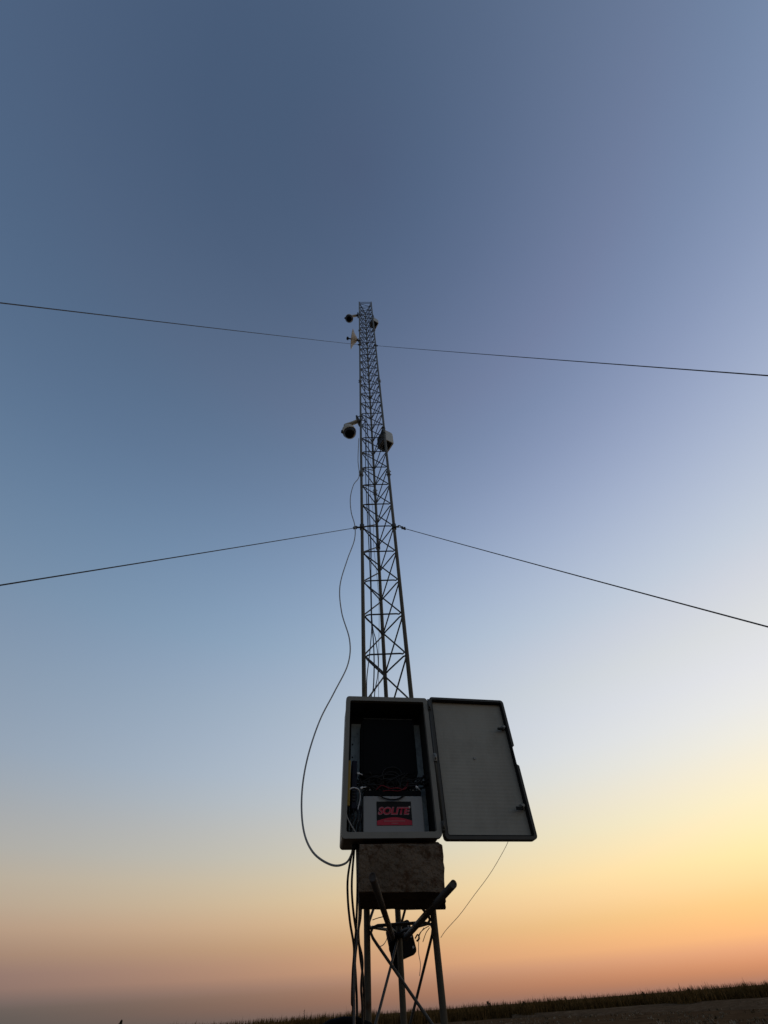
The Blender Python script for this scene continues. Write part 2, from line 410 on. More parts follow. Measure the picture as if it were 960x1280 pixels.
# ------------------------------------------------------------------ lattice tower
def gp(px, py, y):
    p = P(px, py, y); return Vector((p.x, p.y))
LEG = [gp(460, 1263, 2.49), gp(553.5, 1259, 2.51), Vector((-0.081, 2.752))]
cen = (LEG[0]+LEG[1]+LEG[2])/3
DREF = 2.50
def lz(k): return EYE + DREF*(0.0965+0.1288*k)
TOP = lz(33.45)
tower = empty('lattice_tower', (cen.x, cen.y, 0))
tag(tower, 'tall thin three-legged steel lattice mast rising above the grey cabinet', 'mast')
T0 = Vector((cen.x, cen.y, 0))
legs = []
for L_ in LEG:
    b = Vector((L_.x, L_.y, 0))-T0
    bm = bmesh.new()
    tube(bm, [b+Vector((0, 0, 0.1)), b+Vector((0, 0, TOP))], 0.0138, 14)
    lo = obj('leg', bm, galv, tower); legs.append(lo)
    for t in (-0.2, 0.40, 1.466, 2.46, 3.49):
        bm = bmesh.new(); z = EYE+DREF*t
        if t > 0.2:
            tube(bm, [b+Vector((0, 0, z-0.05)), b+Vector((0, 0, z+0.05))], 0.0185, 12)
            for q in (-0.03, 0.03):
                tube(bm, [b+Vector((-0.028, 0, z+q)), b+Vector((0.028, 0, z+q))], 0.005, 6)
        else:
            tube(bm, [b+Vector((0, 0, z-0.05)), b+Vector((0, 0, z+0.05))], 0.0185, 12)
        obj('joint_collar', bm, galv, lo)
# zigzag rods: on each face a horizontal rung, then a diagonal down to the rung below, with round bends
def rung_pts(A, B, ztop, zbot):
    u = (B-A).normalized(); off = 0.018
    a, b = A+u*off, B-u*off
    V = lambda q, z: Vector((q.x, q.y, z))
    return [V(a+u*0.02, ztop-0.002), V(b-u*0.02, ztop), V(b-u*0.004, ztop-0.004)]
sections = [(-12, -5), (-5, 3), (3, 10), (10, 18), (18, 26), (26, 33)]
c3 = Vector((cen.x, cen.y, 0))
for (i, j) in ((0, 1), (1, 2), (2, 0)):
    A, B = LEG[i], LEG[j]; u = (B-A).normalized(); wdt = (B-A).length
    V = lambda s, z: Vector((A.x+u.x*s, A.y+u.y*s, z))-c3
    for (k0, k1) in sections:
        pts = []
        for k in range(k1, k0-1, -1):
            zt = lz(k)
            if zt < 0.16: continue
            zb = lz(k-1)
            e0, e1 = 0.016, wdt-0.016
            # start at B side, rung to A, bend, diagonal down to B below
            pts += [V(e1-0.012, zt-0.004), V(e1-0.03, zt), V(wdt/2, zt), V(e0+0.03, zt-0.0), V(e0+0.008, zt-0.006), V(e0, zt-0.02), V(e0+0.008, zt-0.036)]
            if k > k0 and zb > 0.16:
                dd = Vector((wdt-0.032, zb-zt+0.05)).normalized()
                pts += [V(e0+0.02, zt-0.05), V(e1-0.02, zb+0.034), V(e1-0.004, zb+0.016), V(e1-0.002, zb+0.006)]
        if len(pts) < 3: continue
        bm = bmesh.new(); tube(bm, pts, 0.0056, 8)
        obj('bracing_rod', bm, rod, tower)
    # diagonals joining one welded section to the next
    for (k0, k1) in sections[:-1]:
        zt, zb = lz(k1+0), lz(k1-1)
    bm = bmesh.new()
    tube(bm, [V(0.0, TOP-0.02), V(wdt, TOP-0.02)], 0.006, 8)
    obj('top_rung', bm, rod, tower)
bm = bmesh.new(); box(bm, (-0.35, -0.35, -0.2), (0.35, 0.35, 0.12), 0.02)
obj('foundation', bm, footing_m, tower)

# ------------------------------------------------------------------ guy wires
def anchor(p1, p2, p3, p4):
    n1 = ray(*p1).cross(ray(*p2)); n2 = ray(*p3).cross(ray(*p4))
    d = n1.cross(n2)
    if d.z > 0: d = -d
    return CAM + d*(EYE/-d.z)
AL = anchor((0, 377), (436, 430), (0, 727), (443, 660))
AR = anchor((470, 432), (960, 467), (500, 659), (960, 779))
AB = Vector((-0.185, 6.4, 0.05))
def guy(start, hub, end, label, sag, peg=False):
    r = empty('guy_wire', start); S = Vector(start)
    end = Vector(end); bm = bmesh.new()
    u = (end-S).normalized()
    pts = []
    for k in range(41):
        t = k/40; p = S.lerp(end, t); p.z -= sag*4*t*(1-t); pts.append(p-S)
    tube(bm, pts, 0.0030, 6)
    obj('wire_rope', bm, wire_m, r)
    H = Vector(hub)-S
    bm = bmesh.new()                       # shackle and clips near the mast
    tube(bm, [H+Vector((0, 0, -0.03)), H+Vector((0, 0, 0.03))], 0.021, 12)
    tube(bm, [H, u*0.02], 0.008, 8)
    tube(bm, catmull([u*0.01+Vector((0, 0, 0.014)), u*0.05+Vector((0, 0, 0.02)), u*0.085], 4), 0.005, 6)
    obj('clamp', bm, rod, r)
    for q in ((0.03, 0.062) if S.x < LEG[0].x else (0.085, 0.125)):
        bm = bmesh.new(); c = u*q
        box(bm, c-Vector((0.009, 0.009, 0.012)), c+Vector((0.009, 0.009, 0.012)), 0.003)
        tube(bm, [c, c+Vector((0.006, -0.012, -0.03))], 0.004, 6)
        obj('wire_clip', bm, rod, r)
    if peg:
        bm = bmesh.new(); e = end-S
        tube(bm, [e+u*0.35-Vector((0, 0, 0.2)), e-u*0.02], 0.02, 8); tube(bm, [e-u*0.3+Vector((0,0,0.01)), e], 0.01, 8)
        obj('anchor_peg', bm, galv, r)
    tag(r, label, 'guy wire', 'guy wires of the mast')
def leg3(i, z): return Vector((LEG[i].x, LEG[i].y, z))
def att(px, py, i, dy=0.0):
    return P(px, py, LEG[i].y+dy)
zl, zu = att(449, 659, 0).z, att(449, 430.5, 0).z
guy(att(447, 659.3, 0), leg3(0, att(447, 659.3, 0).z), AL, 'lower left guy wire running from mid mast to the left edge', 0.02, True)
guy(att(449, 431, 0), leg3(0, att(449, 431, 0).z), AL, 'upper left guy wire running from below the mast top to the left edge', 0.03)
guy(att(497, 658.2, 1), leg3(1, att(497, 658.2, 1).z), AR, 'lower right guy wire running from mid mast to the right edge', 0.02, True)
guy(att(469.5, 432, 1), leg3(1, att(469.5, 432, 1).z), AR, 'upper right guy wire running from below the mast top to the right edge', 0.03)
guy(leg3(2, zl)+Vector((0, 0.02, 0)), leg3(2, zl), AB, 'lower rear guy wire seen thin inside the mast beside its left leg', 0.02, True)
guy(leg3(2, zu)+Vector((0, 0.02, 0)), leg3(2, zu), AB, 'upper rear guy wire dropping behind the mast from near its top', 0.03)

# ------------------------------------------------------------------ control cabinet
RL = Vector((-0.272, 2.082, EYE+0.462)); RRr = Vector((0.136, 2.156, EYE+0.462))
BW, BH, BD = 0.412, 0.580, 0.19
ex = (RRr-RL); ex.z = 0; ex.normalize()
ez = (Vector((0, 0, 1)) + 0.016*ex).normalized(); ey = ez.cross(ex).normalized(); ex = ey.cross(ez).normalized()
CM = Matrix.Identity(4)
for i in range(3): CM[i][0], CM[i][1], CM[i][2], CM[i][3] = ex[i], ey[i], ez[i], RL[i]
CMI = CM.inverted()
def Lc(px, py, d):                    # point on the sight line at local depth d in the cabinet frame
    o = CMI @ CAM; v = CMI.to_3x3() @ ray(px, py)
    return o + v*((d-o.y)/v.y)
cab = empty('control_cabinet', mat=CM)
tag(cab, 'open grey control cabinet on the brown block with its door swung right', 'cabinet')
def shell():
    bm = bmesh.new(); t = 0.006
    O = rrect(0, 0, BW, BH, 0.014); I = rrect(t, t, BW-t, BH-t, 0.010)
    ring_prism(bm, O, I, 0.0, BD)
    b = bmesh.new()
    prism(b, rrect(0.002, 0.002, BW-0.002, BH-0.002, 0.012), BD-0.006, BD+0.004)
    me = bpy.data.meshes.new('tmp'); b.to_mesh(me); b.free(); bm.from_mesh(me)
    return obj('shell', bm, boxgrey, cab)
sh = shell()
bm = bmesh.new()
ring_prism(bm, rrect(-0.004, -0.004, BW+0.004, BH+0.004, 0.016), rrect(0.017, 0.017, BW-0.017, BH-0.017, 0.008), -0.012, 0.012)
bmesh.ops.bevel(bm, geom=[e for e in bm.edges if e.is_manifold and e.calc_face_angle(0) > 1.2], offset=0.003, segments=2, affect='EDGES')
obj('front_rim', bm, boxgrey, cab)
bm = bmesh.new()                       # added dark sleeve and back sheet: interior shade put in as colour
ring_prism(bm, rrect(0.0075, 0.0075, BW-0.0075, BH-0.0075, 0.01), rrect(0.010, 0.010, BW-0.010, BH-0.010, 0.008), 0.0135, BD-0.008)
obj('shade_lining', bm, boxin, cab)
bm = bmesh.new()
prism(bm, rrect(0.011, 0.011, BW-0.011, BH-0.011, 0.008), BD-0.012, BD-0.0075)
obj('back_shade_lining', bm, boxin, cab)
# galvanised mounting plate
p0 = Lc(440, 905, 0.165); p1 = Lc(530, 905, 0.165)
bm = bmesh.new(); box(bm, (0.036, 0.163, 0.03), (BW-0.012, 0.166, p0.z), 0.001)
obj('mounting_plate', bm, plate_m, cab)
for x_ in (0.045, BW-0.045):
    for z_ in (0.30, 0.36, 0.42):
        bm = bmesh.new(); tube(bm, [(x_, 0.162, z_), (x_, 0.1628, z_)], 0.004, 10); obj('plate_screw', bm, rubber, cab)
# mounting rails to the mast
for z_ in (0.10, 0.48):
    bm = bmesh.new(); box(bm, (0.02, BD+0.006, z_), (BW-0.02, BD+0.03, z_+0.04), 0.003)
    for li in (0, 1):
        q = CMI @ Vector((LEG[li].x, LEG[li].y, EYE+0.462)); 
        box(bm, (q.x-0.02, BD+0.031, z_+0.005), (q.x+0.02, q.y-0.016, z_+0.035), 0.002)
    obj('mounting_rail', bm, galv, cab)
# hinge post between the box and the door
bm = bmesh.new()
tube(bm, [(BW+0.011, -0.006, 0.0), (BW+0.011, -0.006, BH)], 0.0055, 10)
obj('hinge_rod', bm, doorrim, cab)
for z_ in (0.035, 0.30, 0.54):
    bm = bmesh.new(); box(bm, (BW+0.003, -0.018, z_-0.018), (BW+0.019, -0.002, z_+0.018), 0.003)
    tube(bm, [(BW+0.011, -0.02, z_-0.01), (BW+0.011, -0.02, z_+0.01)], 0.004, 8)
    obj('hinge', bm, blankm if z_ == 0.30 else doorrim, cab)
for x_ in (0.06, 0.10, 0.20, 0.3):
    bm = bmesh.new(); lathe(bm, [(0.012, -0.022), (0.015, -0.02), (0.015, -0.008), (0.011, -0.005)], 14, Matrix.Translation((x_, 0.07 if x_ < 0.15 else 0.05, 0)))
    obj('cable_gland', bm, rubber, cab)
# door, hinged on the right and folded right round
DM = Matrix.Translation((BW+0.017, -0.004, -0.008)) @ Matrix.Rotation(R(2.4), 4, 'Z')
door = empty('door'); door.parent = cab; door.matrix_local = DM
DW, DH, DT = 0.408, 0.602, 0.032
tag(door, 'door swung open to the right showing its ribbed inner side')
def door_outline(ins, notch):
    o = rrect(ins, ins, DW-ins, DH-ins, 0.016-ins*0.4)
    return o
def frame_pts(ins, rad, nz0, nz1, nd):
    # rounded outline with a shallow finger notch on the free edge
    o = rrect(ins, ins, DW-ins, DH-ins, rad)
    i0 = 0
    # outline starts at right-top corner arc; the last arc is right-bottom: insert notch between them
    pts = o + [(DW-ins, nz0), (DW-ins-nd, nz0+0.006), (DW-ins-nd, nz1-0.006), (DW-ins, nz1)]
    return pts
bm = bmesh.new()
nz0, nz1 = 0.285, 0.375
ring_prism(bm, frame_pts(0, 0.016, nz0, nz1, 0.010), frame_pts(0.0115, 0.01, nz0, nz1, 0.0), -0.002, DT)
obj('door_frame', bm, doorrim, door)
bm = bmesh.new()
ring_prism(bm, rrect(0.012, 0.012, DW-0.012, DH-0.012, 0.009), rrect(0.0165, 0.0165, DW-0.0165, DH-0.0165, 0.007), 0.004, DT-0.005)
obj('door_seal', bm, rubber, door)
bm = bmesh.new(); prism(bm, rrect(0.012, 0.012, DW-0.012, DH-0.012, 0.009), DT-0.012, DT-0.002)
obj('inner_panel', bm, doorpanel, door)
bm = bmesh.new(); prism(bm, rrect(0.001, 0.001, DW-0.001, DH-0.001, 0.014), DT+0.001, DT+0.006)
obj('outer_skin', bm, boxgrey, door)
DI = (CM @ DM).inverted()
def Ld(px, py, d):
    o = DI @ CAM; v = DI.to_3x3() @ ray(px, py); return o + v*((d-o.y)/v.y)
for (px, py) in ((629, 910), (653, 1008)):
    q = Ld(px, py, 0.012); x_ = DW-0.030
    lt = bmesh.new(); box(lt, (x_-0.008, 0.006, q.z-0.010), (x_+0.008, 0.0195, q.z+0.010), 0.003)
    tube(lt, [(x_, -0.006, q.z), (x_, 0.006, q.z)], 0.006, 10)
    lo_ = obj('latch', lt, blankm, door)
    lt = bmesh.new(); box(lt, (x_-0.036, -0.002, q.z-0.016), (x_-0.004, 0.003, q.z-0.004), 0.002)
    obj('latch_cam', lt, rubber, lo_)
q = Ld(593, 948, 0.02)
bm = bmesh.new(); tube(bm, [(q.x, 0.016, q.z), (q.x, 0.0195, q.z)], 0.006, 12); obj('stud', bm, blankm, door)

# things standing inside the cabinet (same frame, each its own thing)
def inside(name, origin, label, cat, group=None):
    r = empty(name, mat=CM @ Matrix.Translation(origin)); tag(r, label, cat, group); return r
def shift(bm, o): bm.transform(Matrix.Translation(-Vector(o)))

# battery
bd = 0.045
b0 = Lc(454, 1040, bd); b1 = Lc(531.5, 1040, bd); bt_ = Lc(492, 995, bd); lt_ = Lc(492, 986, bd)
bx0, bx1, bz1, bz2 = b0.x, b1.x, bt_.z, bt_.z+0.022
O = ((bx0+bx1)/2, bd, 0.018)
batt = inside('battery', O, 'grey battery with red and black label at the bottom of the open cabinet', 'battery')
bm = bmesh.new(); box(bm, (bx0, bd, 0.018), (bx1, 0.155, bz1), 0.004); shift(bm, O); obj('case', bm, battg, batt)
bm = bmesh.new(); box(bm, (bx0+0.003, bd+0.003, bz1+0.0005), (bx1-0.003, 0.152, bz2), 0.003); shift(bm, O); obj('lid', bm, blackp, batt)
bm = bmesh.new()
for k in range(9):
    x_ = bx0+(bx1-bx0)*(0.06+0.11*k); box(bm, (x_-0.006, bd-0.0006, bz1-0.012), (x_+0.006, bd+0.004, bz1-0.001), 0.0005)
shift(bm, O); obj('moulded_ribs', bm, battg, batt)
for s in (0.12, 0.88):
    bm = bmesh.new(); x_ = bx0+(bx1-bx0)*s; lathe(bm, [(0.009, bz2), (0.009, bz2+0.012), (0.006, bz2+0.016)], 12, Matrix.Translation((x_, bd+0.03, 0))); shift(bm, O)
    obj('terminal', bm, blankm, batt)
hp = [Lc(474, 994, bd-0.004), Lc(480, 997.5, bd-0.008), Lc(489, 999.5, bd-0.009), Lc(498, 998.5, bd-0.008), Lc(505, 994.5, bd-0.004)]
bm = bmesh.new(); tube(bm, catmull([Vector(hp[0])+Vector((0, 0.03, 0.004))]+hp+[Vector(hp[-1])+Vector((0, 0.03, 0.004))], 6), 0.0032, 8); shift(bm, O); obj('handle', bm, rubber, batt)
s0 = Lc(471, 1032, bd); s1 = Lc(513.5, 1002, bd)
bm = bmesh.new(); box(bm, (s0.x, bd-0.0012, s0.z), (s1.x, bd-0.0002, s1.z)); shift(bm, O)
stick = obj('label_sticker', bm, rubber, batt)
sw, shh = s1.x-s0.x, s1.z-s0.z
def arcfield():
    pts = []
    zb = s0.z+0.0008; n = 16
    for k in range(n+1):
        t = k/n; x = s0.x+0.001+(sw-0.002)*t
        pts.append((x, s0.z+shh*(0.19+0.14*math.sin(PI*t))))
    bm = bmesh.new()
    lo = [(s0.x+0.001, zb), (s1.x-0.001, zb)]
    vs = [bm.verts.new((x, bd-0.0018, z)) for x, z in [lo[0]]+pts+[lo[1]]]
    bm.faces.new(vs); shift(bm, O); return bm
obj('red_arc', arcfield(), red, stick)
def text_mesh(body, height, shear, offset, center, width, y, material, name, parent):
    cu_ = bpy.data.curves.new('txt', 'FONT'); cu_.body = body; cu_.size = 1; cu_.shear = shear; cu_.offset = offset
    cu_.align_x = 'LEFT'; cu_.fill_mode = 'FRONT'; cu_.dimensions = '2D'; cu_.space_character = 0.95
    to = bpy.data.objects.new('txt', cu_); col.objects.link(to)
    bpy.context.view_layer.update()
    me = bpy.data.meshes.new_from_object(to.evaluated_get(bpy.context.evaluated_depsgraph_get()))
    bpy.data.objects.remove(to)
    xs = [v.co.x for v in me.vertices]; ys = [v.co.y for v in me.vertices]
    sx = width/(max(xs)-min(xs)); sz = height/(max(ys)-min(ys)); cx = (max(xs)+min(xs))/2; cy = (max(ys)+min(ys))/2
    for v in me.vertices: v.co = Vector(((v.co.x-cx)*sx+center[0], y, (v.co.y-cy)*sz+center[1])) - Vector(O)
    me.materials.append(material)
    o = bpy.data.objects.new(name, me); col.objects.link(o); o.parent = parent
    return o
tc_ = (s0.x+sw*0.50, s0.z+shh*0.60)
text_mesh('SOLITE', shh*0.34, 0.22, 0.050, tc_, sw*0.94, bd-0.0017, redout, 'lettering_edge', stick)
text_mesh('SOLITE', shh*0.27, 0.22, 0.022, tc_, sw*0.88, bd-0.0023, red, 'lettering', stick)
bm = bmesh.new()
box(bm, (s0.x+sw*0.20, bd-0.0026, s0.z+shh*0.155), (s0.x+sw*0.80, bd-0.0022, s0.z+shh*0.195))
box(bm, (s0.x+sw*0.41, bd-0.0026, s0.z+shh*0.07), (s0.x+sw*0.60, bd-0.0022, s0.z+shh*0.10)); shift(bm, O)
obj('small_print', bm, redlt, stick)
bm = bmesh.new(); box(bm, (s1.x-sw*0.075, bd-0.0026, s0.z+shh*0.72), (s1.x-sw*0.03, bd-0.0022, s0.z+shh*0.80)); shift(bm, O)
obj('trade_mark_dot', bm, cream, stick)

# black square unit on the plate
d0 = 0.075
a0 = Lc(451, 972, d0); a1 = Lc(518.5, 900, d0); a1.x = Lc(520.5, 945, d0).x
O2 = ((a0.x+a1.x)/2, d0, a0.z)
unit = inside('equipment_case', O2, 'black rounded square equipment case hung on the plate above the battery', 'case')
bm = bmesh.new(); prism(bm, rrect(a0.x, a0.z, a1.x, a1.z, 0.022), d0, 0.158, 0.004); shift(bm, O2); obj('body', bm, blackp, unit)
bm = bmesh.new(); prism(bm, rrect(a0.x+0.012, a0.z+0.014, a1.x-0.012, a1.z-0.012, 0.016), d0-0.003, d0-0.0005, 0.001); shift(bm, O2); obj('front_cover', bm, blackp, unit)
bm = bmesh.new(); box(bm, (a0.x+0.012, d0+0.004, a1.z+0.0005), (a1.x-0.005, 0.15, a1.z+0.006), 0.002); shift(bm, O2); obj('top_lip', bm, doorrim, unit)
ll = Lc(463, 884, 0.12)
O3 = (ll.x, 0.13, ll.z)
dev = inside('small_router', O3, 'small dark device with faint blue light high inside the cabinet', 'router')
bm = bmesh.new(); box(bm, (ll.x-0.03, 0.122, ll.z-0.012), (ll.x+0.05, 0.17, ll.z+0.018), 0.003); shift(bm, O3); obj('casing', bm, blackp, dev)
bm = bmesh.new(); lathe(bm, [(0.0085, -0.001), (0.0085, 0.001), (0.005, 0.003)], 14, Matrix.Translation((ll.x, 0.120, ll.z+0.002)) @ Matrix.Rotation(R(90), 4, 'X')); shift(bm, O3); obj('indicator_light', bm, led, dev)
# yellow strip and navy device on the left wall
yq0 = Lc(434.8, 1008, 0.03); yq1 = Lc(436.5, 951, 0.03)
O4 = (0.02, 0.035, yq0.z)
bm = bmesh.new(); box(bm, (0.0125, 0.022, yq0.z), (0.030, 0.034, yq1.z), 0.003)
box(bm, (0.016, 0.0195, yq0.z+0.02), (0.027, 0.0225, yq1.z-0.10), 0.001); shift(bm, O4)
o = obj('yellow_strip', bm, yellow); o.matrix_world = CM @ Matrix.Translation(O4); tag(o, 'narrow yellow strip standing against the left wall inside the cabinet', 'strip')
nq0 = Lc(438.5, 1012, 0.06); nq1 = Lc(446.5, 951, 0.06)
O5 = ((nq0.x+nq1.x)/2, 0.08, nq0.z)
nv = inside('charge_controller', O5, 'dark navy upright device between the yellow strip and the plate', 'controller')
bm = bmesh.new(); box(bm, (nq0.x, 0.055, nq0.z), (nq1.x, 0.12, nq1.z), 0.004); shift(bm, O5); obj('housing', bm, navy, nv)
bm = bmesh.new()
for k in range(4): box(bm, (nq0.x+0.006, 0.05, nq0.z+0.03+k*0.012), (nq1.x-0.006, 0.0545, nq0.z+0.036+k*0.012), 0.001)
shift(bm, O5); obj('terminal_block', bm, boxin, nv)
# small steel shelf above the battery back, cable mess
def cable(name, pts, r, material, label, cat='cable', group=None, n=8, seg=8):
    bm = bmesh.new(); c = catmull(pts, n); tube(bm, c, r, seg)
    o = obj(name, bm, material); rebase(o, c[-1]); tag(o, label, cat, group); return o
def LW(px, py, d): return CM @ Lc(px, py, d)
rnd = random.Random(11)
bm = bmesh.new()
for k in range(34):
    x0 = rnd.uniform(444, 480); x1 = rnd.uniform(495, 536); pts = []
    for t in range(7):
        q = t/6; pts.append(LW(x0+(x1-x0)*q+rnd.uniform(-5, 5), rnd.uniform(965, 986)+8*math.sin(q*PI), rnd.uniform(0.05, 0.11)))
    tube(bm, catmull(pts, 6), rnd.choice((0.0018, 0.0025, 0.003)), 6)
for (cx, cy, rx, ry) in ((490, 968, 12, 9), (489, 972, 10, 7), (486, 976, 14, 8), (470, 978, 9, 8), (505, 979, 10, 7)):
    pts = [LW(cx+rx*math.cos(a*0.5), cy+ry*math.sin(a*0.5), 0.06+0.004*(a % 3)) for a in range(14)]
    tube(bm, catmull(pts, 4), 0.0026, 6)
o = obj('wire_tangle', bm, cabin); rebase(o, LW(490, 985, 0.08)); tag(o, 'tangle of thin black wires lying over the battery lid', 'wires', kind='stuff')
cable('red_wire', [LW(470, 988, 0.06), LW(477, 982, 0.05), LW(487, 985.5, 0.045), LW(497, 985, 0.045), LW(505, 987, 0.05), LW(512, 981, 0.06), LW(518, 984, 0.07)], 0.0024, redw, 'red lead lying along the battery top among black wires', 'wire')
cable('red_wire', [LW(478, 989, 0.05), LW(488, 988, 0.043), LW(500, 988.5, 0.045), LW(508, 982, 0.055), LW(511, 974, 0.07)], 0.0018, redw, 'thinner red lead rising right of the battery handle', 'wire')
cable('white_cable', [LW(433, 1000, 0.03), LW(434, 990, 0.025), LW(440, 985, 0.022), LW(447, 986, 0.03), LW(450, 992, 0.05), LW(450, 1000, 0.06), LW(447, 1014, 0.06), LW(448, 1030, 0.06)], 0.0026, cabwhite, 'white cable looping over the navy device inside the cabinet')
cable('grey_cable', [LW(432, 1012, 0.03), LW(434, 1022, 0.04), LW(439, 1032, 0.05), LW(444, 1040, 0.06), LW(446, 1046, 0.065)], 0.003, cabgrey, 'short grey cable slanting across the bottom left inside the cabinet')
for i, (a, b) in enumerate(((441, 439), (446, 443), (450, 447))):
    cable('black_cable', [LW(a, 1008, 0.07), LW(a+1.5, 1020, 0.05), LW(a-2, 1032, 0.055), LW(b, 1044, 0.07)], 0.0045, cabin,
          ('left', 'middle', 'right')[i]+' of three thick black cables dropping left of the battery', 'cable', 'black cables inside the cabinet')
for i, (px, py, la) in enumerate(((452, 985, 'white connector left of the battery lid'), (448, 967, 'white connector at the lower left of the black case'), (521, 984, 'white connector right of the battery lid'))):
    q = Lc(px, py, 0.048); bm = bmesh.new(); box(bm, (-0.006, -0.005, -0.004), (0.006, 0.005, 0.004), 0.0015); tube(bm, [(0.006, 0, 0), (0.02, 0.005, -0.004)], 0.002, 6)
    bmesh.ops.rotate(bm, verts=bm.verts, cent=(0, 0, 0), matrix=Matrix.Rotation(R(25*(i-1)), 3, 'Y'))
    o = obj('connector', bm, white_p); o.matrix_world = CM @ Matrix.Translation(q); tag(o, la, 'connector', 'wire connectors in the cabinet')

# ------------------------------------------------------------------ brown block under the cabinet
def block():
    f0, f1 = P(447.5, 1115, 2.04), P(556.5, 1116, 2.10)
    g0, g1 = P(451, 1136.5, 2.455), P(557.5, 1137.5, 2.47)
    t0, t1 = P(450, 1056, 2.05), P(553.5, 1056, 2.12)
    zt = EYE+0.448
    u0, u1 = Vector((g0.x+0.0, g0.y, zt)), Vector((g1.x-0.0, g1.y, zt))
    m0, m1 = Vector((f0.x, f0.y+0.09, zt)), Vector((f1.x, f1.y+0.09, zt))
    bm = bmesh.new()
    V = [bm.verts.new(p) for p in (f0, f1, t1, t0, m1, m0, u1, u0, g1, g0)]
    for f in ((0,1,2,3), (3,2,4,5), (5,4,6,7), (7,6,8,9), (9,8,1,0)): bm.faces.new([V[i] for i in f])
    bm.faces.new([V[i] for i in (0,3,5,7,9)]); bm.faces.new([V[i] for i in (1,8,6,4,2)])
    bmesh.ops.recalc_face_normals(bm, faces=bm.faces)
    bmesh.ops.bevel(bm, geom=list(bm.edges), offset=0.002, segments=1, affect='EDGES')
    bmesh.ops.triangulate(bm, faces=[f for f in bm.faces])
    for _ in range(3):
        bmesh.ops.subdivide_edges(bm, edges=[e for e in bm.edges if e.calc_length() > 0.014], cuts=1, use_grid_fill=True)
        bmesh.ops.triangulate(bm, faces=[f for f in bm.faces if len(f.verts) > 3])
    bm.normal_update()
    for v in bm.verts:
        d = 0.0035*noise.fractal(v.co*30, 1.0, 2.0, 4) + 0.003*noise.noise(v.co*9)
        v.co += v.normal*min(d, 0.003)
    for f in bm.faces: f.smooth = False
    o = obj('concrete_block', bm, concrete)
    rebase(o, ((f0.x+f1.x)/2, 2.25, EYE+0.28))
    tag(o, 'rough brown crumbling block wedged under the grey cabinet', 'block')
block()

# ------------------------------------------------------------------ support pipes
def hollow_pipe(a, b, r, label):
    a, b = Vector(a), Vector(b); u = (b-a).normalized()
    bm = bmesh.new()
    x = u.orthogonal().normalized(); y = u.cross(x); seg = 20; rings = []
    for (c, rr) in ((b-u*0.004, r*0.80), (b, r*0.80), (b, r), (a, r), (a, r*0.8), (a+u*0.02, r*0.8)):
        rings.append([bm.verts.new(c+rr*(math.cos(2*PI*k/seg)*x+math.sin(2*PI*k/seg)*y)) for k in range(seg)])
    for i in range(5):
        for k in range(seg):
            f = bm.faces.new((rings[i][k], rings[i][(k+1) % seg], rings[i+1][(k+1) % seg], rings[i+1][k])); f.smooth = i in (0, 2, 4)
    bm.faces.new(rings[0]); bm.faces.new(rings[-1][::-1])
    o = obj('support_pipe', bm, pipe_m); rebase(o, a); tag(o, label, 'pipe', 'steel pipes propping the block')
hollow_pipe(P(491, 1172, 2.74), P(465.5, 1096, 1.70), 0.0112, 'steel pipe prop with its end in front of the brown block')
hollow_pipe(P(507, 1172, 2.71), P(567, 1105, 1.87), 0.0115, 'steel pipe prop with its open end right of the brown block')

# black junction box strapped to the rear leg
def jbox():
    c = P(503, 1180, 2.80)
    M = Matrix.Translation(c) @ Matrix.Rotation(R(-14), 4, 'Y') @ Matrix.Rotation(R(8), 4, 'Z')
    r = empty('junction_box', mat=M); tag(r, 'black junction box tilted behind the rear mast leg below the pipes', 'junction box')
    bm = bmesh.new(); prism(bm, rrect(-0.058, -0.045, 0.058, 0.072, 0.012), 0.0, 0.06, 0.004); obj('body', bm, blackp, r)
    bm = bmesh.new(); prism(bm, rrect(-0.056, -0.043, 0.056, 0.070, 0.012), -0.010, -0.001, 0.003); obj('lid', bm, rubber, r)
    for q in ((0.044, -0.025), (0.046, 0.012), (0.045, 0.050)):
        bm = bmesh.new(); tube(bm, [(q[0], -0.013, q[1]), (q[0], -0.0105, q[1])], 0.0045, 8); obj('lid_screw', bm, cabwhite, r)
    bm = bmesh.new(); prism(bm, [(-0.064, -0.075), (-0.045, -0.092), (-0.016, -0.04), (-0.012, 0.02), (-0.064, 0.02)], -0.02, -0.012, 0.002); obj('hanging_flap', bm, blackp, r)
    for dx in (-0.055, 0.07):
        bm = bmesh.new(); tube(bm, catmull([(dx*0.9, -0.004, 0.0), (dx*1.12, -0.01, 0.008), (dx*1.17, -0.01, -0.006), (dx*0.95, -0.004, -0.010)], 5), 0.003, 6); obj('strap_loop', bm, rubber, r)
    bm = bmesh.new(); c2 = M.inverted()
    z0 = EYE+2.75*0.083
    pts = [c2 @ (Vector((LEG[2].x+0.026*math.cos(a), LEG[2].y+0.026*math.sin(a), z0))) for a in [2*PI*k/16 for k in range(17)]]
    tube(bm, pts, 0.010, 8); obj('clamp_band', bm, rubber, r)
jbox()

